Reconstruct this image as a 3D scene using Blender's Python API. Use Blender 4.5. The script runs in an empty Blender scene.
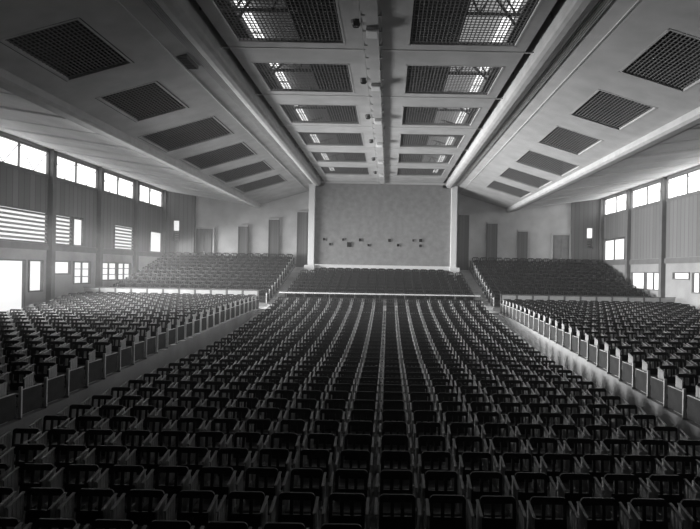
import bpy, math, random
from mathutils import Vector, Matrix
random.seed(7)
C = bpy.context.scene.collection
SC = bpy.context.scene

# ------------------------------------------------------------------ camera
EYE = 3.66
cd = bpy.data.cameras.new('camera'); cam = bpy.data.objects.new('camera', cd); C.objects.link(cam)
cd.sensor_width = 36.0
cd.lens = 36.0 * 580.0 / 700.0
cd.shift_x = -38.0 / 700.0
cd.shift_y = 6.5 / 700.0
cd.clip_end = 200
ROLL = 0.018
cam.matrix_world = (Matrix.Translation((0.46, 0, EYE)) @ Matrix.Rotation(math.pi / 2, 4, 'X')
                    @ Matrix.Rotation(ROLL, 4, 'Z'))
SC.camera = cam

# ------------------------------------------------------------------ world, light strengths, exposure
w = bpy.data.worlds.new('world'); SC.world = w; w.use_nodes = True
w.node_tree.nodes['Background'].inputs[0].default_value = (1, 1, 1, 1)
w.node_tree.nodes['Background'].inputs[1].default_value = 0.6
SC.view_settings.view_transform = 'Standard'
SC.view_settings.look = 'None'
SC.view_settings.gamma = 1.0
SC.view_settings.use_curve_mapping = False
SC.view_settings.exposure = 1.75
PANE_LEFT = 0.26
PANE_RIGHT = 0.36
CLERE_LEFT = 0.7
CLERE_RIGHT = 1.3
STRIP = 0.6
SUN_L, SUN_R = 430.0, 12.0
HAZE = 0.0018
wv = w.node_tree.nodes.new('ShaderNodeVolumeScatter')      # thin haze, added to lift the blacks
wv.inputs['Density'].default_value = HAZE; wv.inputs['Anisotropy'].default_value = 0.3
w.node_tree.links.new(wv.outputs[0], w.node_tree.nodes['World Output'].inputs['Volume'])

# daylight entering through the window bands of the two long walls
for side, P in ((-1, SUN_L), (1, SUN_R)):
    for k in range(5):
        ld = bpy.data.lights.new('window_daylight', 'AREA'); ld.shape = 'RECTANGLE'
        ld.size = 4.6; ld.size_y = 3.0; ld.energy = P*(.5 if k == 0 else 1); ld.spread = math.radians(86)
        lo = bpy.data.objects.new('window_daylight', ld); C.objects.link(lo)
        lo.matrix_world = (Matrix.Translation((side*17.35, 46.6-5.2*k-2.6, 4.3))
                           @ Matrix.Rotation(side*math.radians(90-8), 4, 'Y') @ Matrix.Rotation(math.pi/2, 4, 'Z'))

# ------------------------------------------------------------------ materials
def mat(name, g, rough=0.7, spec=0.3, noise=0.0, nscale=3.0, bump=0.0, tint=(1, 1, 1)):
    m = bpy.data.materials.new(name); m.use_nodes = True
    nt = m.node_tree; b = nt.nodes['Principled BSDF']
    col = (g * tint[0], g * tint[1], g * tint[2], 1)
    b.inputs['Base Color'].default_value = col
    b.inputs['Roughness'].default_value = rough
    b.inputs['Specular IOR Level'].default_value = spec
    if noise or bump:
        tc = nt.nodes.new('ShaderNodeTexCoord'); n = nt.nodes.new('ShaderNodeTexNoise')
        n.inputs['Scale'].default_value = nscale; n.inputs['Detail'].default_value = 6
        nt.links.new(tc.outputs['Object'], n.inputs['Vector'])
        if noise:
            r = nt.nodes.new('ShaderNodeMapRange')
            r.inputs['From Min'].default_value = 0.3; r.inputs['From Max'].default_value = 0.7
            r.inputs['To Min'].default_value = g * (1 - noise); r.inputs['To Max'].default_value = g * (1 + noise)
            nt.links.new(n.outputs['Fac'], r.inputs['Value'])
            nt.links.new(r.outputs['Result'], b.inputs['Base Color'])
        if bump:
            bp = nt.nodes.new('ShaderNodeBump'); bp.inputs['Strength'].default_value = bump
            nt.links.new(n.outputs['Fac'], bp.inputs['Height']); nt.links.new(bp.outputs['Normal'], b.inputs['Normal'])
    return m

def boards(name, g, period, axis, dark=0.6, rough=0.7, noise=0.15):
    """vertical board joints along an axis, with slight tone change per board"""
    m = bpy.data.materials.new(name); m.use_nodes = True
    nt = m.node_tree; b = nt.nodes['Principled BSDF']; b.inputs['Roughness'].default_value = rough
    tc = nt.nodes.new('ShaderNodeTexCoord'); sp = nt.nodes.new('ShaderNodeSeparateXYZ')
    nt.links.new(tc.outputs['Object'], sp.inputs[0])
    d = nt.nodes.new('ShaderNodeMath'); d.operation = 'DIVIDE'; d.inputs[1].default_value = period
    nt.links.new(sp.outputs[axis], d.inputs[0])
    fr = nt.nodes.new('ShaderNodeMath'); fr.operation = 'FRACT'; nt.links.new(d.outputs[0], fr.inputs[0])
    ls = nt.nodes.new('ShaderNodeMath'); ls.operation = 'LESS_THAN'; ls.inputs[1].default_value = 0.09
    nt.links.new(fr.outputs[0], ls.inputs[0])
    fl = nt.nodes.new('ShaderNodeMath'); fl.operation = 'FLOOR'; nt.links.new(d.outputs[0], fl.inputs[0])
    wn = nt.nodes.new('ShaderNodeTexWhiteNoise'); wn.noise_dimensions = '1D'; nt.links.new(fl.outputs[0], wn.inputs['W'])
    r = nt.nodes.new('ShaderNodeMapRange'); r.inputs['To Min'].default_value = g * (1 - noise); r.inputs['To Max'].default_value = g * (1 + noise)
    nt.links.new(wn.outputs['Value'], r.inputs['Value'])
    mx = nt.nodes.new('ShaderNodeMix'); mx.data_type = 'FLOAT'
    nt.links.new(ls.outputs[0], mx.inputs[0]); nt.links.new(r.outputs[0], mx.inputs[2]); mx.inputs[3].default_value = g * dark
    nt.links.new(mx.outputs[0], b.inputs['Base Color'])
    return m

def emis(name, s, g=0.9, base=0.6):
    """frosted pane with daylight behind it"""
    m = bpy.data.materials.new(name); m.use_nodes = True
    b = m.node_tree.nodes['Principled BSDF']
    b.inputs['Base Color'].default_value = (base, base, base, 1)
    b.inputs['Emission Color'].default_value = (g, g, g, 1)
    b.inputs['Emission Strength'].default_value = s
    return m

M = dict(
    ceil=mat('painted_ceiling_board', 0.45, 0.8, 0.2, 0.12, 1.2, 0.05),
    ceil_out=mat('pale_ceiling_board', 0.70, 0.8, 0.2, 0.10, 0.8, 0.05),
    beam=mat('painted_beam', 0.44, 0.7, 0.3, 0.10, 2.0),
    rib=mat('painted_rib', 0.52, 0.7, 0.3),
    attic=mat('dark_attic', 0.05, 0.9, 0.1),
    lattice=mat('lattice_wood', 0.15, 0.7, 0.3),
    steel=mat('dark_steel', 0.07, 0.6, 0.4),
    column=mat('column_paint', 0.15, 0.7, 0.3, 0.1, 2.0),
    spandrel=boards('spandrel_boards', 0.16, 0.45, 1, 0.5),
    wallpaint=mat('wall_plaster', 0.30, 0.85, 0.2, 0.12, 1.0, 0.08),
    rear=mat('rear_wall_plaster', 0.58, 0.85, 0.2, 0.14, 0.9, 0.08),
    rear_dark=boards('rear_wood_boards', 0.13, 0.35, 0, 0.5),
    booth=mat('booth_wall_panel', 0.25, 0.85, 0.2, 0.15, 2.5, 0.1),
    pale=mat('pale_trim_paint', 0.72, 0.6, 0.3),
    dpanel=boards('dark_upright_panel', 0.16, 0.2, 0, 0.6),
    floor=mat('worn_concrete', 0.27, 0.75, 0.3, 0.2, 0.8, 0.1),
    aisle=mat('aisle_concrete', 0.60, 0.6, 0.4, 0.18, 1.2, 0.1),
    wood=mat('dark_varnished_wood', 0.030, 0.45, 0.4, 0.3, 9.0),
    seatw=mat('seat_wood', 0.07, 0.35, 0.5, 0.3, 9.0),
    side=mat('pale_grey_side_metal', 0.40, 0.45, 0.5, 0.15, 6.0),
    board=mat('end_board_wood', 0.035, 0.6, 0.3, 0.3, 5.0),
    post=mat('pale_post', 0.6, 0.5, 0.4),
    slatp=mat('louvre_slat', 0.35, 0.6, 0.3),
    black=mat('port_dark_glass', 0.012, 0.2, 0.5),
    lamp=mat('lamp_housing', 0.65, 0.5, 0.4),
    paneL=emis('daylit_pane_left_wall', PANE_LEFT), paneR=emis('daylit_pane_right_wall', PANE_RIGHT),
    clereL=emis('clerestory_pane_left', CLERE_LEFT), clereR=emis('clerestory_pane_right', CLERE_RIGHT),
    strip=emis('daylit_roof_glass', STRIP), dimL=emis('dim_roof_glass_left', 0.012, base=.15), dimR=emis('dim_roof_glass_right', 0.10, base=.15),
)

# ------------------------------------------------------------------ helpers
class MB:
    def __init__(s): s.v = []; s.f = []; s.m = []; s.cur = 0
    def box(s, x0, x1, y0, y1, z0, z1):
        n = len(s.v)
        s.v += [(x0, y0, z0), (x1, y0, z0), (x1, y1, z0), (x0, y1, z0), (x0, y0, z1), (x1, y0, z1), (x1, y1, z1), (x0, y1, z1)]
        s.f += [(n, n+3, n+2, n+1), (n+4, n+5, n+6, n+7), (n, n+1, n+5, n+4), (n+1, n+2, n+6, n+5), (n+2, n+3, n+7, n+6), (n+3, n, n+4, n+7)]
        s.m += [s.cur] * 6
        return s
    def prism(s, pts, ax, a, b):
        """extrude a 2-D outline along an axis: ax 'y' takes (x,z), ax 'x' takes (y,z)"""
        n = len(s.v); k = len(pts)
        P = (lambda p, t: (p[0], t, p[1])) if ax == 'y' else (lambda p, t: (t, p[0], p[1]))
        s.v += [P(p, a) for p in pts] + [P(p, b) for p in pts]
        s.f.append(tuple(range(n, n+k))); s.f.append(tuple(range(n+2*k-1, n+k-1, -1)))
        for i in range(k):
            j = (i+1) % k; s.f.append((n+i, n+k+i, n+k+j, n+j))
        s.m += [s.cur] * (k+2)
        return s
    def bar(s, p, q, r, up=(0, 0, 1)):
        p = Vector(p); q = Vector(q); d = (q-p).normalized()
        a = d.cross(Vector(up));
        if a.length < 1e-4: a = d.cross(Vector((1, 0, 0)))
        a.normalize(); b = a.cross(d)
        n = len(s.v)
        for c in (p, q):
            for u, w_ in ((-1, -1), (1, -1), (1, 1), (-1, 1)):
                s.v.append(tuple(c + a*u*r + b*w_*r))
        s.f += [(n, n+3, n+2, n+1), (n+4, n+5, n+6, n+7), (n, n+1, n+5, n+4), (n+1, n+2, n+6, n+5), (n+2, n+3, n+7, n+6), (n+3, n, n+4, n+7)]
        s.m += [s.cur] * 6
        return s
    def build(s, name, mats, parent=None, smooth=False, bevel=0):
        me = bpy.data.meshes.new(name); me.from_pydata(s.v, [], s.f); 
        if not isinstance(mats, (list, tuple)): mats = [mats]
        for q in mats: me.materials.append(q)
        if len(mats) > 1: me.polygons.foreach_set('material_index', s.m)
        me.validate(); 
        import bmesh
        bm = bmesh.new(); bm.from_mesh(me); bmesh.ops.recalc_face_normals(bm, faces=bm.faces); bm.to_mesh(me); bm.free()
        o = bpy.data.objects.new(name, me); C.objects.link(o)
        if parent: o.parent = parent
        if bevel:
            bv = o.modifiers.new('bevel', 'BEVEL'); bv.width = bevel; bv.segments = 2; bv.limit_method = 'ANGLE'
        return o

def tag(o, label, cat=None, group=None, kind=None):
    o['label'] = label
    if cat: o['category'] = cat
    if group: o['group'] = group
    if kind: o['kind'] = kind
    return o

def empty(name, loc, label, cat, group=None, kind=None):
    o = bpy.data.objects.new(name, None); C.objects.link(o); o.location = loc; o.empty_display_size = 0.2
    return tag(o, label, cat, group, kind)

ORD = ['', 'first', 'second', 'third', 'fourth', 'fifth', 'sixth', 'seventh', 'eighth', 'ninth', 'tenth', 'eleventh', 'twelfth',
       'thirteenth', 'fourteenth', 'fifteenth', 'sixteenth', 'seventeenth', 'eighteenth', 'nineteenth', 'twentieth',
       'twenty-first', 'twenty-second', 'twenty-third', 'twenty-fourth', 'twenty-fifth', 'twenty-sixth', 'twenty-seventh',
       'twenty-eighth', 'twenty-ninth', 'thirtieth', 'thirty-first', 'thirty-second', 'thirty-third', 'thirty-fourth',
       'thirty-fifth', 'thirty-sixth', 'thirty-seventh', 'thirty-eighth', 'thirty-ninth', 'fortieth', 'forty-first', 'forty-second']

def interp(tab, d):
    if d <= tab[0][0]: return tab[0][1]
    for (a, x), (b, y) in zip(tab, tab[1:]):
        if d <= b: return x + (y-x)*(d-a)/(b-a)
    return tab[-1][1]

# ------------------------------------------------------------------ floor: stepped rake
PITCH = 0.88
FC = [(0, 0), (18.5, 0), (22, .12), (25.5, .32), (30.7, .76), (33.8, 1.22), (35.6, 1.32), (36.3, 1.42), (43.9, 3.05), (47.2, 3.9)]
FW = [(0, .30), (9, .40), (13, .52), (17, .74), (20.4, .92), (26, 1.12), (30, 1.25), (33.8, 1.30), (35.6, 1.32), (36.3, 1.46), (40, 2.35), (46.2, 4.02), (47.2, 4.1)]
ROWS_F = [6.35 + PITCH*k for k in range(32)]                 # front section
ROWS_R = [36.55 + PITCH*k for k in range(12)]                # rear section
XC, XW, XWALL = 5.98, 7.0, 17.7
YB, YR, YF = 44.0, 47.0, -6.0
CROSS = (ROWS_F[-1] + .26, ROWS_R[0] - .62)

def treads():
    t = [(YF, ROWS_F[0]-.62, 0.0, ROWS_F[0]-1)]
    for d in ROWS_F: t.append((d-.62, d+.26, None, d))
    t.append((CROSS[0], CROSS[1], 1.32, 35))
    for d in ROWS_R: t.append((d-.62, d+.26, None, d))
    t.append((ROWS_R[-1]+.26, YR+.2, 4.1, 47))
    return t
def level(tab, t):
    if t[3] == 35: return 1.32
    return interp(tab, t[3])
mb = MB()
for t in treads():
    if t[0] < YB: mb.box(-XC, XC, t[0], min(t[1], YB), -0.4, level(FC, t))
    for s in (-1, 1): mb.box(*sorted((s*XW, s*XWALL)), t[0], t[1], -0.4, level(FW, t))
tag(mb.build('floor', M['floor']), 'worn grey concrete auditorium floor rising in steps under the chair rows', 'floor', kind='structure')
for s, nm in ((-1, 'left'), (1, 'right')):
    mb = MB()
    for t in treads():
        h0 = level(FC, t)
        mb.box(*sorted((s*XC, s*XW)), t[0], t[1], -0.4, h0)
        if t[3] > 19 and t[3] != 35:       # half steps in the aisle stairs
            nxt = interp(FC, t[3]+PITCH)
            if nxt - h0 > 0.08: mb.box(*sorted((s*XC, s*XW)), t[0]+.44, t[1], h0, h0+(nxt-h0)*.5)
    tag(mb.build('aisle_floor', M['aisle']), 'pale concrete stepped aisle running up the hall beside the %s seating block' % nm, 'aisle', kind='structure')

# ------------------------------------------------------------------ side walls
BAYS = [46.6 - 5.2*k for k in range(11)]     # bay edges from the rear corner forward
def zz(r): return r + EYE
CL0, CL1 = zz(4.72), zz(6.02)
SP0 = zz(2.80)
MID0 = zz(1.12)
BM0 = zz(0.72)
LOW1 = zz(0.24)
bayname = ['rearmost', 'second from the rear corner', 'third from the rear corner', 'fourth from the rear corner', 'fifth from the rear corner',
           'sixth from the rear corner', 'seventh from the rear corner', 'eighth', 'ninth', 'tenth']
win_n = 0
def pane_window(side, y0, y1, z0, z1, label, pane=True, vm=0, hm=0, louvre=False, diag=False, fr=.07):
    """a window in a side wall: frame, pane and muntins; louvre adds slats in front of the pane"""
    global win_n
    win_n += 1
    X = side*XWALL; pm = M[('clere' if diag else 'pane') + ('L' if side < 0 else 'R')]
    xi = X - side*0.02
    f = MB()
    a, b = sorted((X-side*.06, X+side*.10))
    f.box(a, b, y0, y0+fr, z0, z1); f.box(a, b, y1-fr, y1, z0, z1); f.box(a, b, y0+fr, y1-fr, z0, z0+fr); f.box(a, b, y0+fr, y1-fr, z1-fr, z1)
    for i in range(vm):
        yy = y0+(y1-y0)*(i+1)/(vm+1); f.box(a+.03, b-.03, yy-.025, yy+.025, z0+fr, z1-fr)
    for i in range(hm):
        z_ = z0+(z1-z0)*(i+1)/(hm+1); f.box(a+.03, b-.03, y0+fr, y1-fr, z_-.025, z_+.025)
    if diag:
        n = 4; L = (y1-y0-2*fr)/n
        for i in range(n):
            p, q = ((z0+fr), (z1-fr)) if i % 2 else ((z1-fr), (z0+fr))
            f.bar((X, y0+fr+L*i, p), (X, y0+fr+L*(i+1), q), .013)
    root = f.build('window_%d' % win_n, M['column'])
    tag(root, label, 'window', kind='structure')
    if pane:
        g = MB().box(*sorted((X+side*.08, X+side*.10)), y0+fr*.5, y1-fr*.5, z0+fr*.5, z1-fr*.5).build('pane', pm, root)
    if louvre:
        n = int((z1-z0-.1)/.21)
        l = MB()
        for i in range(n):
            zc = z0 + .1 + (z1-z0-.15)*(i+.5)/n
            l.prism([(X+side*.05, zc-.05), (X-side*.05, zc-.065), (X-side*.05, zc-.045), (X+side*.05, zc+.06)], 'y', y0+fr, y1-fr)
        l.build('louvre_slats', M['slatp'], root)
    return root

for side, nm in ((-1, 'left'), (1, 'right')):
    wall = MB(); sp = MB()
    X0, X1 = sorted((side*XWALL, side*(XWALL+.25)))
    XI0, XI1 = sorted((side*(XWALL-.02), side*(XWALL+.2)))
    def solid(y0, y1, z0, z1): wall.box(X0, X1, y0, y1, z0, z1)
    def dark(y0, y1, z0, z1): sp.box(XI0, XI1, y0, y1, z0, z1)
    solid(YF, BAYS[-1], -.4, zz(6.6))                        # blank wall towards the stage
    solid(BAYS[0], YR+.2, -.4, zz(6.6))
    for b in range(10):
        yb1, yb0 = BAYS[b]-.17, BAYS[b+1]+.17
        solid(yb0-.34, yb1, CL1, zz(6.6)); solid(yb0-.34, yb1, BM0, MID0)
        if b > 5:                                            # unseen bays by the stage, left windowless so the front rows stay dark
            solid(yb0-.34, yb1, -.4, BM0); dark(yb0-.34, yb1, MID0, CL1); continue
        bn = bayname[b]
        pane_window(side, yb0, yb1, CL0, CL1, 'long bright clerestory window under the ceiling, %s bay of %s wall' % (bn, nm), diag=True, vm=1)
        dark(yb0, yb1, SP0, CL0)
        W = yb1 - yb0
        kind = {0: 'D', 1: 'C', 2: 'B', 3: 'A'}.get(b, 'A' if b % 2 else 'B')
        # middle band
        if side < 0:
            mid = {'A': [('L', 0, 1)], 'B': [('L', 0, .42), ('P', .44, .68), ('S', .68, 1)], 'C': [('S', 0, .38), ('L', .4, 1)], 'D': [('S', 0, .5), ('P', .52, 1)]}[kind]
        else:
            mid = {'A': [('S', 0, 1)], 'B': [('S', 0, 1)], 'C': [('S', 0, 1)], 'D': [('S', 0, .12), ('P', .14, .98)]}[kind]
        for k, u0, u1 in mid:
            a, c = yb0+W*u0, yb0+W*u1
            if k == 'S': dark(a, c, MID0, SP0)
            elif k == 'L': pane_window(side, a, c, MID0, SP0, 'bright louvred window with horizontal slats, %s bay of %s wall' % (bn, nm), louvre=True)
            else: pane_window(side, a, c, MID0, SP0-.05, 'tall bright upper pane above the wall beam, %s bay of %s wall' % (bn, nm), vm=0 if side < 0 else 1)
        covered = [(m[1], m[2]) for m in mid]
        e = 0
        for u0, u1 in covered:
            if u0 > e: dark(yb0+W*e, yb0+W*u0, MID0, SP0)
            e = u1
        if e < 1: dark(yb0+W*e, yb1, MID0, SP0)
        # lower band
        if side < 0:
            low = {'A': [(.03, .62, zz(-2.4), 0, 0), (.68, .93, zz(-1.4), 0, 0)], 'B': [(.03, .40, zz(-.52), 0, 0), (.47, .86, zz(-1.1), 1, 2)],
                   'C': [(.05, .50, zz(-.95), 1, 2), (.52, .92, zz(-.95), 1, 2)], 'D': []}[kind]
        else:
            low = {'A': [(.20, .75, zz(-1.0), 1, 0)], 'B': [(.04, .34, zz(-.95), 1, 0), (.40, .80, zz(-.2), 0, 0)], 'C': [(.04, .50, zz(-.95), 1, 0), (.52, .96, zz(-.95), 0, 0)], 'D': []}[kind]
        e = 0
        solid(yb0, yb1, LOW1, BM0)
        for i, (u0, u1, zb, vm, hm) in enumerate(low):
            a, c = yb0+W*u0, yb0+W*u1
            solid(yb0+W*e, a, -.4, LOW1); solid(a, c, -.4, zb)
            which = 'nearer' if i == 0 else 'farther'
            if len(low) == 1: which = 'only'
            pane_window(side, a, c, zb, LOW1, 'bright lower window below the beam, %s one in the %s bay of %s wall' % (which, bn, nm), vm=vm, hm=hm)
            e = u1
        solid(yb0+W*e, yb1, -.4, LOW1)
        # outside daylight stays outside: thin back sheet of the wall between panes is the wall itself
    tag(wall.build('wall_' + nm, M['wallpaint']), 'long plastered %s side wall with window openings and a mid beam' % nm, 'wall', kind='structure')
    tag(sp.build('wall_%s_spandrel' % nm, M['spandrel']), 'dark vertical boarding between upper and middle windows of the %s wall' % nm, 'wall boarding', kind='structure')
    mbm = MB().box(*sorted((side*(XWALL-.1), side*XWALL)), BAYS[-1], BAYS[0], BM0+.05, MID0-.02)
    mbm.box(*sorted((side*(XWALL-.06), side*XWALL)), BAYS[-1], BAYS[0], CL0-.12, CL0)
    tag(mbm.build('trim_' + ('1' if side < 0 else '2'), M['column']), 'dark painted horizontal beam running along the %s wall' % nm, 'beam', kind='structure')
    for k, y in enumerate(BAYS):
        c = MB(); c.box(*sorted((side*(XWALL-.28), side*(XWALL+.1))), y-.17, y+.17, 0, zz(6.15))
        tag(c.build('column', M['column']), 'grey upright wall column, %s from the rear corner of the %s wall' % (ORD[k+1], nm), 'column', kind='structure')

# ------------------------------------------------------------------ rear wall and booth
mb = MB()
for s in (-1, 1): mb.box(*sorted((s*5.0, s*15.2)), YR, YR+.25, 0, zz(7.2))
tag(mb.build('wall_rear', M['rear']), 'pale plastered rear wall behind the top chair rows', 'wall', kind='structure')
for s, nm in ((-1, 'left'), (1, 'right')):
    x0, x1 = sorted((s*15.2, s*XWALL)); wx0, wx1 = sorted((s*16.35, s*16.95))
    mb = MB(); yf = YR-.35
    mb.box(x0, wx0, yf, YR+.25, 0, zz(7)); mb.box(wx1, x1, yf, YR+.25, 0, zz(7))
    mb.box(wx0, wx1, yf, YR+.25, 0, zz(2.05)); mb.box(wx0, wx1, yf, YR+.25, zz(3.8), zz(7))
    tag(mb.build('wall_rear_corner', M['rear_dark']), 'dark boarded corner section of the rear wall beside the %s windows' % nm, 'wall', kind='structure')
    win_n += 1
    f = MB(); f.box(wx0, wx0+.05, yf-.02, YR, zz(2.05), zz(3.8)); f.box(wx1-.05, wx1, yf-.02, YR, zz(2.05), zz(3.8)); f.box(wx0, wx1, yf-.02, YR, zz(2.05), zz(2.1)); f.box(wx0, wx1, yf-.02, YR, zz(3.75), zz(3.8))
    r = f.build('window_%d' % win_n, M['column']); tag(r, 'narrow bright window high in the dark %s rear corner' % nm, 'window', kind='structure')
    MB().box(wx0+.04, wx1-.04, YR-.1, YR-.07, zz(2.95), zz(3.78)).build('pane', M['paneL'] if s < 0 else M['paneR'], r)
    l = MB()
    for i in range(6): l.box(wx0+.04, wx1-.04, YR-.12, YR-.06, zz(2.1)+i*.14, zz(2.1)+i*.14+.09)
    l.build('louvre_slats', M['slatp'], r)
    # upright dark panels and a door on the rear wall
    k = 0
    for (a, b, zt) in ((6.1, 6.95, 4.75), (8.4, 9.25, 4.1), (10.9, 11.7, 3.5)):
        k += 1
        p = MB().box(*sorted((s*a, s*b)), YR-.12, YR+.02, 3.2, zz(zt))
        o = p.build('trim_%d' % (2+k+(3 if s > 0 else 0)), M['dpanel'])
        tag(o, 'tall dark upright panel on the rear wall, %s out from the %s side of the booth' % (ORD[k], nm), 'wall panel', kind='structure')
        h = MB().box(*sorted((s*a, s*b)), YR-.16, YR-.12, zz(zt)-.12, zz(zt)); h.build('top_cap', M['rib'], o)
        for e in (a, b-.06):
            MB().box(*sorted((s*e, s*(e+.06))), YR-.15, YR-.12, 3.2, zz(zt)-.12).build('edge_strip', M['column'], o)
    a, b = sorted((s*13.75, s*15.1))
    d = MB(); d.box(a, b, YR-.08, YR+.02, 3.7, zz(3.15))
    d.box(a+.12, (a+b)/2-.06, YR-.11, YR-.08, 4.1, zz(2.9)); d.box((a+b)/2+.06, b-.12, YR-.11, YR-.08, 4.1, zz(2.9))
    o = d.build('door_%d' % (1 if s < 0 else 2), M['dpanel'] if s < 0 else M['booth'])
    tag(o, 'wide double door at the outer end of the rear wall, %s wing' % nm, 'door', kind='structure')
    fr = MB(); fr.box(a-.12, a, YR-.14, YR, 3.7, zz(3.28)); fr.box(b, b+.12, YR-.14, YR, 3.7, zz(3.28)); fr.box(a, b, YR-.14, YR, zz(3.15), zz(3.28))
    fr.build('door_frame', M['rib'], o)
    MB().box((a+b)/2-.04, (a+b)/2+.04, YR-.16, YR-.11, 4.75, 4.95).build('door_handle', M['pale'], o)

mb = MB().box(-5.5, 5.5, YB, YR-.1, zz(.18), zz(7.2))
tag(mb.build('wall_booth', M['booth']), 'large grey projection booth wall facing the stage above the rear centre rows', 'wall', kind='structure')
mb = MB().box(-5.5, 5.5, YB, YR-.1, 0, zz(.18))
tag(mb.build('wall_booth_base', M['floor']), 'grey plinth below the projection booth wall', 'wall', kind='structure')
for s, nm in ((-1, 'left'), (1, 'right')):
    mb = MB().box(*sorted((s*5.15, s*5.6)), YB-.25, YB+.1, 2.9, zz(6.72)); mb.box(*sorted((s*5.08, s*5.85)), YB-.4, YB+.1, 2.9, zz(.35))
    tag(mb.build('column_booth', M['pale'], bevel=.02), 'pale square pier framing the %s edge of the booth wall' % nm, 'pier', kind='structure')
mb = MB().box(-5.15, 5.15, YB-.16, YB, zz(.12), zz(.42)); mb.box(-5.15, 5.15, YB-.22, YB, zz(.36), zz(.42))
tag(mb.build('trim_9', M['pale']), 'pale ledge along the foot of the booth wall', 'ledge', kind='structure')
mb = MB().box(-5.15, 5.15, YB-.08, YB, zz(6.58), zz(6.72))
tag(mb.build('trim_10', M['rib']), 'thin pale cornice along the top of the booth wall', 'cornice', kind='structure')
# projection ports (pixel centres measured on the wall, turned into metres)
ports = [(-4.42, 2.32, .2, 'leftmost of the upper row'), (-3.95, 1.95, .18, 'leftmost of the lower row'), (-2.97, 2.32, .18, 'second from the left in the upper row'),
         (-2.50, 1.95, .36, 'the largest one'), (-1.68, 2.32, .22, 'third from the left in the upper row'), (-1.05, 1.93, .18, 'under the middle of the booth wall, lower row'),
         (.53, 2.32, .22, 'just right of centre in the upper row'), (1.20, 1.97, .2, 'just right of centre in the lower row'),
         (2.35, 2.34, .17, 'faint one second from the right in the upper row'), (2.90, 2.36, .24, 'rightmost of the upper row'), (2.90, 1.95, .2, 'rightmost of the lower row')]
for (x, z, sz, lb) in ports:
    z = zz(z); h = sz/2
    r = empty('projection_port', (x, YB, z), 'dark square projection port, ' + lb, 'projection port', 'projection ports in the booth wall')
    g = MB().box(-h, h, -.03, 0, -h, h).build('glass', M['black'], r)
    f = MB(); t = .025
    f.box(-h-t, -h, -.05, 0, -h-t, h+t); f.box(h, h+t, -.05, 0, -h-t, h+t); f.box(-h, h, -.05, 0, -h-t, -h); f.box(-h, h, -.05, 0, h, h+t)
    f.build('frame', M['booth'], r)

mb = MB().box(-XWALL-.25, XWALL+.25, YF-.25, YF, -.4, zz(7.2))
tag(mb.build('wall_front', M['rear_dark']), 'dark stage end wall behind the viewpoint', 'wall', kind='structure')

# ------------------------------------------------------------------ ceiling
COF = [(14.15 + 4.72*k, 17.22 + 4.72*k) for k in range(-3, 7)]
COF = [c for c in COF if c[0] > -2 and c[1] < 43.8]
HC = zz(6.72)
def slope_z(x): return zz(6.50) - (abs(x)-5.65)*.297
def side_hole(s, a):
    if s < 0: return (6.75, 9.8) if a > 22 else (7.2, 9.15)
    return (7.2, 9.8) if a > 28 else (7.2, 9.15)
def cells(mb, zf, xs, hole, yend=YR, th=.12):
    """thin ceiling slab over xs[0]..xs[-1] with holes over hole=(x0,x1) at every coffer"""
    ys = [YF]
    for a, b in COF: ys += [a, b]
    ys.append(yend)
    for i in range(len(xs)-1):
        for j in range(len(ys)-1):
            if j % 2 == 1:
                h = hole(ys[j]) if callable(hole) else hole
                if h[0]-.001 <= min(abs(xs[i]), abs(xs[i+1])) and max(abs(xs[i]), abs(xs[i+1])) <= h[1]+.001: continue
            x0, x1 = xs[i], xs[i+1]
            mb.prism([(x0, zf(x0)), (x1, zf(x1)), (x1, zf(x1)+th), (x0, zf(x0)+th)], 'y', ys[j], ys[j+1])
mb = MB()
cells(mb, lambda x: HC, [-4.5, -4.15, -.92, 0], (.92, 4.15), YB)
cells(mb, lambda x: HC, [0, .92, 4.15, 4.5], (.92, 4.15), YB)
for s in (-1, 1):
    if s > 0:
        cells(mb, slope_z, [5.6, 7.2, 9.15, 9.8, 10.2], lambda a: side_hole(1, a))
    else:
        cells(mb, slope_z, [-10.2, -9.8, -9.15, -7.2, -6.75, -5.6], lambda a: side_hole(-1, a))
tag(mb.build('ceiling', M['ceil']), 'grey boarded hall ceiling with rows of rectangular grille openings', 'ceiling', kind='structure')
mb = MB()
for s in (-1, 1):
    mb.prism([(s*10.2, zz(5.12)), (s*(XWALL+.1), zz(6.22)), (s*(XWALL+.1), zz(6.4)), (s*10.2, zz(5.3))], 'y', YF, YR)
tag(mb.build('ceiling_outer', M['ceil_out']), 'pale outer ceiling slopes rising to the window walls', 'ceiling', kind='structure')
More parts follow.
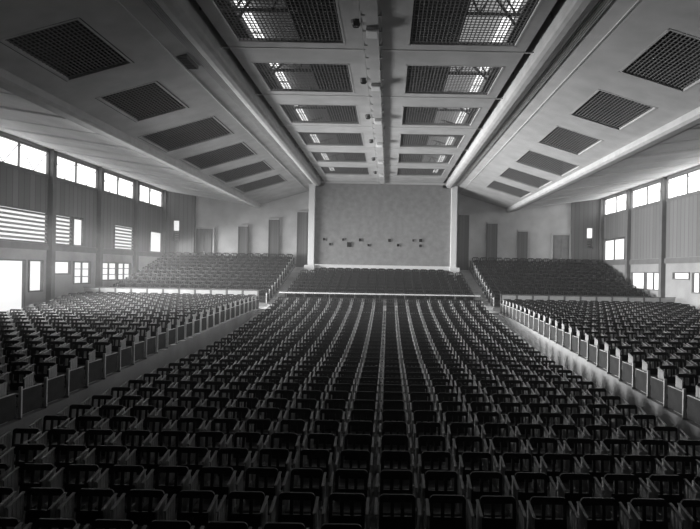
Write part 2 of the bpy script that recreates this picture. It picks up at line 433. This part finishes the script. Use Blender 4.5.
# transverse battens
for s, nm in ((-1, 'left'), (1, 'right')):
    mb = MB()
    for k in range(-1, 8):
        y = 46.6 - 5.2*k
        mb.prism([(s*10.5, zz(5.165-.08)), (s*17.7, zz(6.22-.08)), (s*17.7, zz(6.26)), (s*10.5, zz(5.2))], 'y', y-.15, y+.15)
        mb.prism([(s*10.5, zz(5.165-.03)), (s*17.7, zz(6.22-.03)), (s*17.7, zz(6.26)), (s*10.5, zz(5.2))], 'y', y-2.65, y-2.55)
    tag(mb.build('ceiling_rib', M['ceil_out']), 'shallow pale ribs crossing the outer ceiling slope, %s side' % nm, 'ceiling ribs', kind='structure')
    mb = MB()
    for x in (6.12,):
        zc = slope_z(x)
        mb.box(*sorted((s*x, s*(x+.05))), YF, YR, zc-.03, zc)
    tag(mb.build('trim_%d' % (11 if s < 0 else 12), M['rib']), 'thin raised battens on the sloping ceiling, %s side' % nm, 'ceiling battens', kind='structure')
    # main beam: rounded fascia plus corrugated strip
    prof = [(4.76, HC+.5), (4.76, zz(6.52)), (4.80, zz(6.44)), (4.90, zz(6.38)), (5.05, zz(6.35)), (5.22, zz(6.39)), (5.32, zz(6.46)), (5.34, zz(6.54))]
    n = 5
    for i in range(n):
        a = 5.34 + (5.66-5.34)*i/n; b = (5.66-5.34)/n
        prof += [(a+b*.1, zz(6.56)), (a+b*.1, zz(6.45)), (a+b*.55, zz(6.45)), (a+b*.55, zz(6.56))]
    prof += [(5.66, zz(6.50)), (5.66, HC+.5)]
    mb = MB(); mb.prism([(s*x, z) for x, z in prof], 'y', YF, YR if False else YB+.4)
    mb.box(*sorted((s*4.5, s*5.66)), YB, YR, zz(6.35), zz(7))
    tag(mb.build('ceiling_beam', M['beam']), 'long rounded main ceiling beam with a ribbed strip, %s side' % nm, 'beam', kind='structure')
    # outer valley beam
    mb = MB(); mb.prism([(s*9.95, slope_z(9.95)+.1), (s*9.95, slope_z(9.95)-.22), (s*10.05, slope_z(9.95)-.30), (s*10.35, slope_z(9.95)-.30), (s*10.45, slope_z(9.95)-.2), (s*10.62, zz(5.0)), (s*10.75, zz(5.12)), (s*10.75, zz(5.35))], 'y', YF, YR)
    tag(mb.build('ceiling_edge_beam', M['beam']), 'beam along the low valley of the ceiling, %s side' % nm, 'beam', kind='structure')

r = empty('ceiling_vent', (-5.92, 18.1, slope_z(5.92)), 'small dark slot vent beside the left main ceiling beam', 'ceiling vent')
MB().box(-.17, .17, -.55, .55, -.05, .06).build('frame', M['column'], r)
v_ = MB()
for i in range(5): v_.box(-.14, .14, -.5+i*.21, -.5+i*.21+.15, -.065, -.05)
v_.build('opening', M['attic'], r)
# thin cross battens and centre spine
mb = MB()
for k in range(-2, 7):
    y = 12.62 + 4.72*k + .3
    if y > 43.5: continue
    mb.box(-4.78, 4.78, y-.04, y+.04, HC-.018, HC)
tag(mb.build('trim_13', M['rib']), 'thin pale battens crossing the centre ceiling between the grilles', 'ceiling battens', kind='structure')
mb = MB(); mb.box(-.34, .16, YF, YB, HC-.10, HC); mb.box(-.26, .08, YF, YB, HC-.14, HC-.10)
mb.box(-.42, -.38, YF, YB, HC-.10, HC-.05)
for k in range(0, 40):
    mb.box(-.36, .18, 4+k*1.0, 4.06+k*1.0, HC-.13, HC)
tag(mb.build('ceiling_spine', M['ceil']), 'narrow raised duct running along the middle of the ceiling', 'ceiling duct', kind='structure')
k = 0
for y in [11.15+4.72*i for i in range(7)]:
    k += 1
    if y < 12: vis = 0
    r = empty('ceiling_lamp', (-.08, y, HC-.14), 'small pale box lamp under the middle ceiling duct, %s from the front' % ORD[k], 'ceiling lamp', 'box lamps along the ceiling duct')
    MB().box(-.17, .17, -.28, .28, -.12, 0).build('housing', M['lamp'], r, bevel=.015)
    MB().box(-.13, .13, -.24, .24, -.135, -.12).build('diffuser', M['pale'], r)
    r = empty('ceiling_speaker', (-.52, y-.25, HC), 'small dark round fixture left of the ceiling duct, %s from the front' % ORD[k], 'ceiling fixture', 'dark fixtures beside the ceiling duct')
    p = [(math.cos(a)*.15, math.sin(a)*.15) for a in [i*math.pi/6 for i in range(12)]]
    m_ = MB(); n = 12
    m_.v = [(x, y_, 0) for x, y_ in p] + [(x*.7, y_*.7, -.14) for x, y_ in p]
    m_.f = [tuple(range(n)), tuple(range(2*n-1, n-1, -1))] + [(i, (i+1) % n, n+(i+1) % n, n+i) for i in range(n)]; m_.m = [0]*(n+2)
    m_.build('housing', M['steel'], r)
    m2 = MB(); m2.v = [(x*.6, y_*.6, -.14) for x, y_ in p] + [(x*.6, y_*.6, -.16) for x, y_ in p]; m2.f = list(m_.f); m2.m = [0]*(n+2)
    m2.build('cover', M['black'], r)

# grilles: a frame and a lattice over a dark void
def grille(x0, x1, y0, y1, zf, label, cap, group):
    s = 1 if x0 > 0 else -1
    xm, ym = (x0+x1)/2, (y0+y1)/2
    r = empty('ceiling_grille', (xm, ym, zf(xm)), label, 'ceiling grille', group)
    def L(x): return x-xm
    def Z(x): return zf(x)-zf(xm)
    f = MB(); t = .06
    for a, b in ((x0, x0+t), (x1-t, x1)):
        f.prism([(L(a), Z(a)-.008), (L(b), Z(b)-.008), (L(b), Z(b)+.06), (L(a), Z(a)+.06)], 'y', y0-ym, y1-ym)
    for a, b in ((y0, y0+t), (y1-t, y1)):
        f.prism([(L(x0), Z(x0)-.008), (L(x1), Z(x1)-.008), (L(x1), Z(x1)+.06), (L(x0), Z(x0)+.06)], 'y', a-ym, b-ym)
    f.build('frame', M['ceil'], r)
    l = MB(); n = round((x1-x0)/.11); hw = .014
    for i in range(1, n):
        x = x0+(x1-x0)*i/n
        l.box(L(x)-hw, L(x)+hw, y0-ym+t, y1-ym-t, Z(x)+.04, Z(x)+.065)
    n = round((y1-y0)/.17)
    for i in range(1, n):
        y = y0+(y1-y0)*i/n - ym
        l.prism([(L(x0+t), Z(x0+t)+.045), (L(x1-t), Z(x1-t)+.045), (L(x1-t), Z(x1-t)+.06), (L(x0+t), Z(x0+t)+.06)], 'y', y-hw, y+hw)
    l.build('lattice', M['lattice'], r)
    if cap:
        c = MB()
        c.prism([(L(x0), Z(x0)+.7), (L(x1), Z(x1)+.7), (L(x1), Z(x1)+.74), (L(x0), Z(x0)+.74)], 'y', y0-ym, y1-ym)
        for a, b in ((x0-.03, x0), (x1, x1+.03)): c.box(L(a), L(b), y0-ym, y1-ym, Z(a)+.0, Z(a)+.74)
        for a, b in ((y0-.03, y0), (y1, y1+.03)): c.prism([(L(x0), Z(x0)+.0), (L(x1), Z(x1)+.0), (L(x1), Z(x1)+.74), (L(x0), Z(x0)+.74)], 'y', a-ym, b-ym)
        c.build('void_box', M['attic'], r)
for s, nm in ((-1, 'left'), (1, 'right')):
    for k, (a, b) in enumerate(COF):
        if b < 12: continue
        kk = k - sum(1 for c in COF if c[1] < 12) + 1
        grille(*sorted((s*.92, s*4.15)), a, b, lambda x: HC, 'wide lattice grille in flat centre ceiling, %s from the front, %s row' % (ORD[kk], nm), False, 'centre ceiling grilles')
        grille(*sorted((s*side_hole(s, a)[0], s*side_hole(s, a)[1])), a, b, slope_z, 'smaller lattice grille in sloping side ceiling, %s from the front, %s side' % (ORD[kk], nm), True, 'side ceiling grilles')
# close the front openings that the view cannot reach
mb = MB()
for a, b in COF:
    if b < 12:
        for s in (-1, 1):
            mb.box(*sorted((s*.92, s*4.15)), a, b, HC, HC+.1)
            mb.prism([(s*7.2, slope_z(7.2)), (s*9.15, slope_z(9.15)), (s*9.15, slope_z(9.15)+.1), (s*7.2, slope_z(7.2)+.1)], 'y', a, b)
if mb.v: tag(mb.build('ceiling_cover', M['ceil']), 'plain ceiling boards above the stage end of the hall', 'ceiling', kind='structure')

# attic above the centre grilles: dark lining, roof glass and trusses
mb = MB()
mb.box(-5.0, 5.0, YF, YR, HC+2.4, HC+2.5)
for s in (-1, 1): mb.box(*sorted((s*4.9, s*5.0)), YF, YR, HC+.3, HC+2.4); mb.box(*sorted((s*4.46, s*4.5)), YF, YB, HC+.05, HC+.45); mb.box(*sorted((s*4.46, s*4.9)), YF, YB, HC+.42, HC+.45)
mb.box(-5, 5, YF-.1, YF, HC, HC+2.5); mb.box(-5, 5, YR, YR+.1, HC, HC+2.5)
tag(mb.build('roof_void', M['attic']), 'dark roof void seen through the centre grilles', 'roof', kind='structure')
for s, nm in ((-1, 'left'), (1, 'right')):
    zg = HC + .70
    mb = MB(); mb.prism([(s*2.75, zg+.45), (s*4.25, zg+.25), (s*4.25, zg+.30), (s*2.75, zg+.5)], 'y', 8, 43)
    root = tag(mb.build('roof_window', M['dimL'] if s < 0 else M['dimR']), 'dim roof glass above the grilles, %s side of the void' % nm, 'roof window', kind='structure')
    st = MB()
    y = 9.0
    while y < 42:
        st.box(*sorted((s*3.66, s*3.80)), y, y+1.35, zg, zg+.03)
        st.box(*sorted((s*3.84, s*3.98)), y, y+1.35, zg, zg+.03)
        y += 1.57
    st.build('glass_strip', M['strip'], root)
for k, (a, b) in enumerate(COF):
    if b < 12: continue
    for s, nm in ((-1, 'left'), (1, 'right')):
        t = MB(); ym = (a+b)/2; z0 = HC+.28
        t.bar((s*.6, ym, z0), (s*4.8, ym, z0), .035)
        t.bar((s*.6, ym, z0+1.6), (s*4.8, ym, z0+.3), .035)
        for i in range(4):
            x = .8 + i
            t.bar((s*x, ym, z0), (s*(x+.5), ym, z0+1.4-.3*i), .022); t.bar((s*(x+.5), ym, z0+1.4-.3*i), (s*(x+1), ym, z0), .022)
        t.bar((s*2.8, a+.2, z0+.1), (s*4.2, b-.2, z0+.1), .03)
        kk = k - sum(1 for c in COF if c[1] < 12) + 1
        tag(t.build('roof_truss', M['steel']), 'dark roof truss behind the %s centre grille from the front, %s side' % (ORD[kk], nm), 'roof truss', kind='structure')

# ------------------------------------------------------------------ barrier at the cross aisle
yb = CROSS[0] + .08
for s, nm in ((-1, 'left'), (1, 'right')):
    r = empty('aisle_barrier', (s*7.1, yb, 1.30), 'low pale panelled barrier along the cross aisle of the %s seating block' % nm, 'barrier')
    n = 11; L = (XWALL-.35-7.1)/n
    for i in range(n):
        x0, x1 = s*L*i, s*L*(i+1)
        MB().box(*sorted((x0+s*.06, x1-s*.06)), -.02, .02, .74, 1.06).build('panel', M['beam'], r)
        MB().box(*sorted((x0-.03, x0+.03)), -.03, .03, 0, 1.12).build('post', M['column'], r)
    MB().box(*sorted((0, s*L*n)), -.03, .03, 1.08, 1.12).build('rail', M['column'], r)
r = empty('aisle_barrier', (0, yb, 1.32), 'thin pale rail along the cross aisle behind the centre block', 'barrier')
MB().box(-5.9, 5.9, -.025, .025, .94, 1.01).build('rail', M['pale'], r)
for i in range(9): MB().box(-5.9+i*1.475-.02, -5.9+i*1.475+.02, -.02, .02, 0, .94).build('post', M['column'], r)

# ------------------------------------------------------------------ row-end boards of the wing blocks
def end_board_parts(s):
    b = MB(); b.prism([(-.70, .06), (-.02, .06), (-.02, .56), (-.70, .56)], 'x', -.02, .02)
    p = MB(); p.box(-.03, .03, -.745, -.70, 0, .64); p.box(-.022, .022, -.70, -.02, .56, .575)
    return b, p
eb = None
for s, nm in ((-1, 'left'), (1, 'right')):
    kk = 0
    for d in ROWS_F[4:] + ROWS_R:
        z = interp(FW, d); kk += 1
        lab = 'dark row-end board with pale edge post, %s from the front along the %s wing' % (ORD[kk], nm)
        if eb is None:
            eb = empty('row_end_board', (0, 0, 0), lab, 'end board', 'row-end boards along the aisles')
            b, p = end_board_parts(1); b.build('board', M['board'], eb); p.build('edge_post', M['post'], eb)
            r = eb
        else:
            r = eb.copy(); C.objects.link(r)
            for ch in list(eb.children):
                c = ch.copy(); C.objects.link(c); c.parent = r
        r.location = (s*(XW+.05), d+.14, z); r['label'] = lab

# ------------------------------------------------------------------ chairs
def arc(cx, cz, r, a0, a1, n=5): return [(cx+r*math.cos(a0+(a1-a0)*i/n), cz+r*math.sin(a0+(a1-a0)*i/n)) for i in range(n+1)]
def tilt(m, y0=.0, z0=.43, k=.13):
    m.v = [(x, y + (z-z0)*k, z) for x, y, z in m.v]; return m
def make_chair():
    root = empty('auditorium_chair', (0, 0, 0), '', 'chair')
    # backrest: rounded frame, three slats
    W, T = .225, .86
    bk = MB()
    top = [(-W, .775)] + list(reversed(arc(-W+.055, T-.055, .055, math.pi/2, math.pi))) + arc(W-.055, T-.055, .055, math.pi/2, 0)[0:] + [(W, .775)]
    bk.prism(top, 'y', -.014, .014)
    bk.box(-W, -W+.045, -.014, .014, .40, .79); bk.box(W-.045, W, -.014, .014, .40, .79)
    bk.box(-W+.045, W-.045, -.014, .014, .40, .60)
    for x in (-.063, .063): bk.box(x-.022, x+.022, -.010, .010, .60, .80)
    tilt(bk, k=.12); bk.build('backrest', M['wood'], root)
    # seat: dished plank with rounded front
    seat = MB()
    pr = [(-.42, .425), (-.405, .445), (-.36, .452), (-.2, .437), (-.04, .447), (-.03, .43), (-.2, .418), (-.38, .425), (-.41, .41)]
    seat.prism(pr, 'x', -.225, .225); seat.box(-.20, .20, -.36, -.33, .37, .42)
    seat.build('seat', M['seatw'], root)
    for s in (-1, 1):
        f = MB(); x = s*.262
        for i in range(4):
            y0 = -.29 + i*.078; z1 = .75 + .016*i
            f.prism([(y0, .06), (y0+.067, .06), (y0+.067, z1+.013), (y0, z1)], 'x', x-.010, x+.010)
        f.box(x-.008, x+.008, -.40, -.01, .10, .16); f.box(x-.008, x+.008, -.40, -.01, .42, .48)
        f.box(x-.022, x+.022, -.42, .04, 0, .06)
        f.build('side_frame', M['side'], root)
        a = MB(); a.prism([(-.32, .742), (-.30, .746), (.02, .812), (.02, .826), (-.30, .762), (-.32, .756)], 'x', x-.018, x+.018)
        a.build('armrest', M['side'], root)
    return root

def project(x, y, z):
    u, v = (x-.46)/y*580, (z-EYE)/y*580
    px = 388 + u*math.cos(ROLL) + v*math.sin(ROLL); py = 271 - (v*math.cos(ROLL) - u*math.sin(ROLL))
    return px, py
OUT = [(10, 12.0), (18, 13.8), (25, 14.8), (33, 17.3)]
spots = []          # (distance, x, y, z, label)
CP = .63
for k, d in enumerate(ROWS_F):
    for c in range(-9, 10):
        z = interp(FC, d)
        where = 'on the centre line of the hall' if c == 0 else '%s seat %s of the centre line' % (ORD[abs(c)], 'left' if c < 0 else 'right')
        spots.append((d, c*CP, d, z, 'dark slatted chair, %s row from the front, %s' % (ORD[k+1], where), 'chairs in the centre block'))
    if d < 9: continue
    for s, nm in ((-1, 'left'), (1, 'right')):
        for c in range(16):
            x = s*(7.42+c*.63); 
            if d*.70+2 < abs(x) or abs(x) > interp(OUT, d): continue
            spots.append((d, x, d, interp(FW, d), 'dark slatted %s wing chair, %s row from the front, %s seat from the aisle' % (nm, ORD[k-3], ORD[c+1]), 'chairs in the %s wing block' % nm))
for k, d in enumerate(ROWS_R):
    if d < YB-.3:
        for c in range(-9, 10):
            if d < 43 or abs(c) < 8: spots.append((d, c*CP, d, interp(FC, d), '', ''))
    for s in (-1, 1):
        for c in range(16): spots.append((d, s*(7.42+c*.63), d, interp(FW, d), '', ''))
near, far = [], []
inview = []
for sp_ in spots:
    px, py = project(sp_[1], sp_[2], sp_[3]+.8)
    if -8 < px < 708 and py < 532: inview.append(sp_)
    elif sp_[0] > 9 or abs(sp_[1]) < 9: far.append(sp_)
inview.sort(key=lambda q: (q[0]))
near = inview[:300]; far = inview[300:] + [f for f in far if f[0] > 7.0]
proto = None
for (d, x, y, z, lab, grp) in near:
    if proto is None:
        proto = make_chair(); r = proto
    else:
        r = proto.copy(); C.objects.link(r)
        for ch in list(proto.children):
            c = ch.copy(); C.objects.link(c); c.parent = r
    r.location = (x, y, z); r['label'] = lab; r['group'] = grp
# every further chair: one object
m_ = MB()
for (d, x, y, z, lab, grp) in far:
    m_.cur = 0
    W = .225
    def tb(x0, x1, z0, z1, t=.013):
        n = len(m_.v); o0, o1 = (z0-.43)*.12, (z1-.43)*.12
        m_.box(x+x0, x+x1, y-t, y+t, z+z0, z+z1)
        for i in range(8):
            q = m_.v[n+i]; m_.v[n+i] = (q[0], q[1] + (o0 if i < 4 else o1), q[2])
    n = len(m_.v); m_.prism([(x-W, z+.79), (x-W, z+.82), (x-W+.04, z+.86), (x+W-.04, z+.86), (x+W, z+.82), (x+W, z+.79)], 'y', y+.026, y+.052)
    tb(-W, -W+.045, .40, .79); tb(W-.045, W, .40, .79); tb(-W+.045, W-.045, .40, .60)
    for q in (-.063, .063): tb(q-.022, q+.022, .60, .79)
    m_.cur = 2; m_.box(x-.225, x+.225, y-.42, y-.03, z+.41, z+.445)
    for s in (-1, 1):
        m_.cur = 1 if d < 35 else 3
        for i in range(3):
            y0 = y-.29+i*.105
            m_.prism([(y0, z), (y0+.09, z), (y0+.09, z+.77+.02*i), (y0, z+.75+.02*i)], 'x', x+s*.262-.009, x+s*.262+.009)
tag(m_.build('auditorium_chair_rows', [M['wood'], M['side'], M['seatw'], M['wood']]), 'massed dark slatted chairs filling the farther rows up to the rear wall', 'chairs', 'distant chair rows', 'stuff')
print('chairs near', len(near), 'far', len(far), 'last near d', near[-1][0])
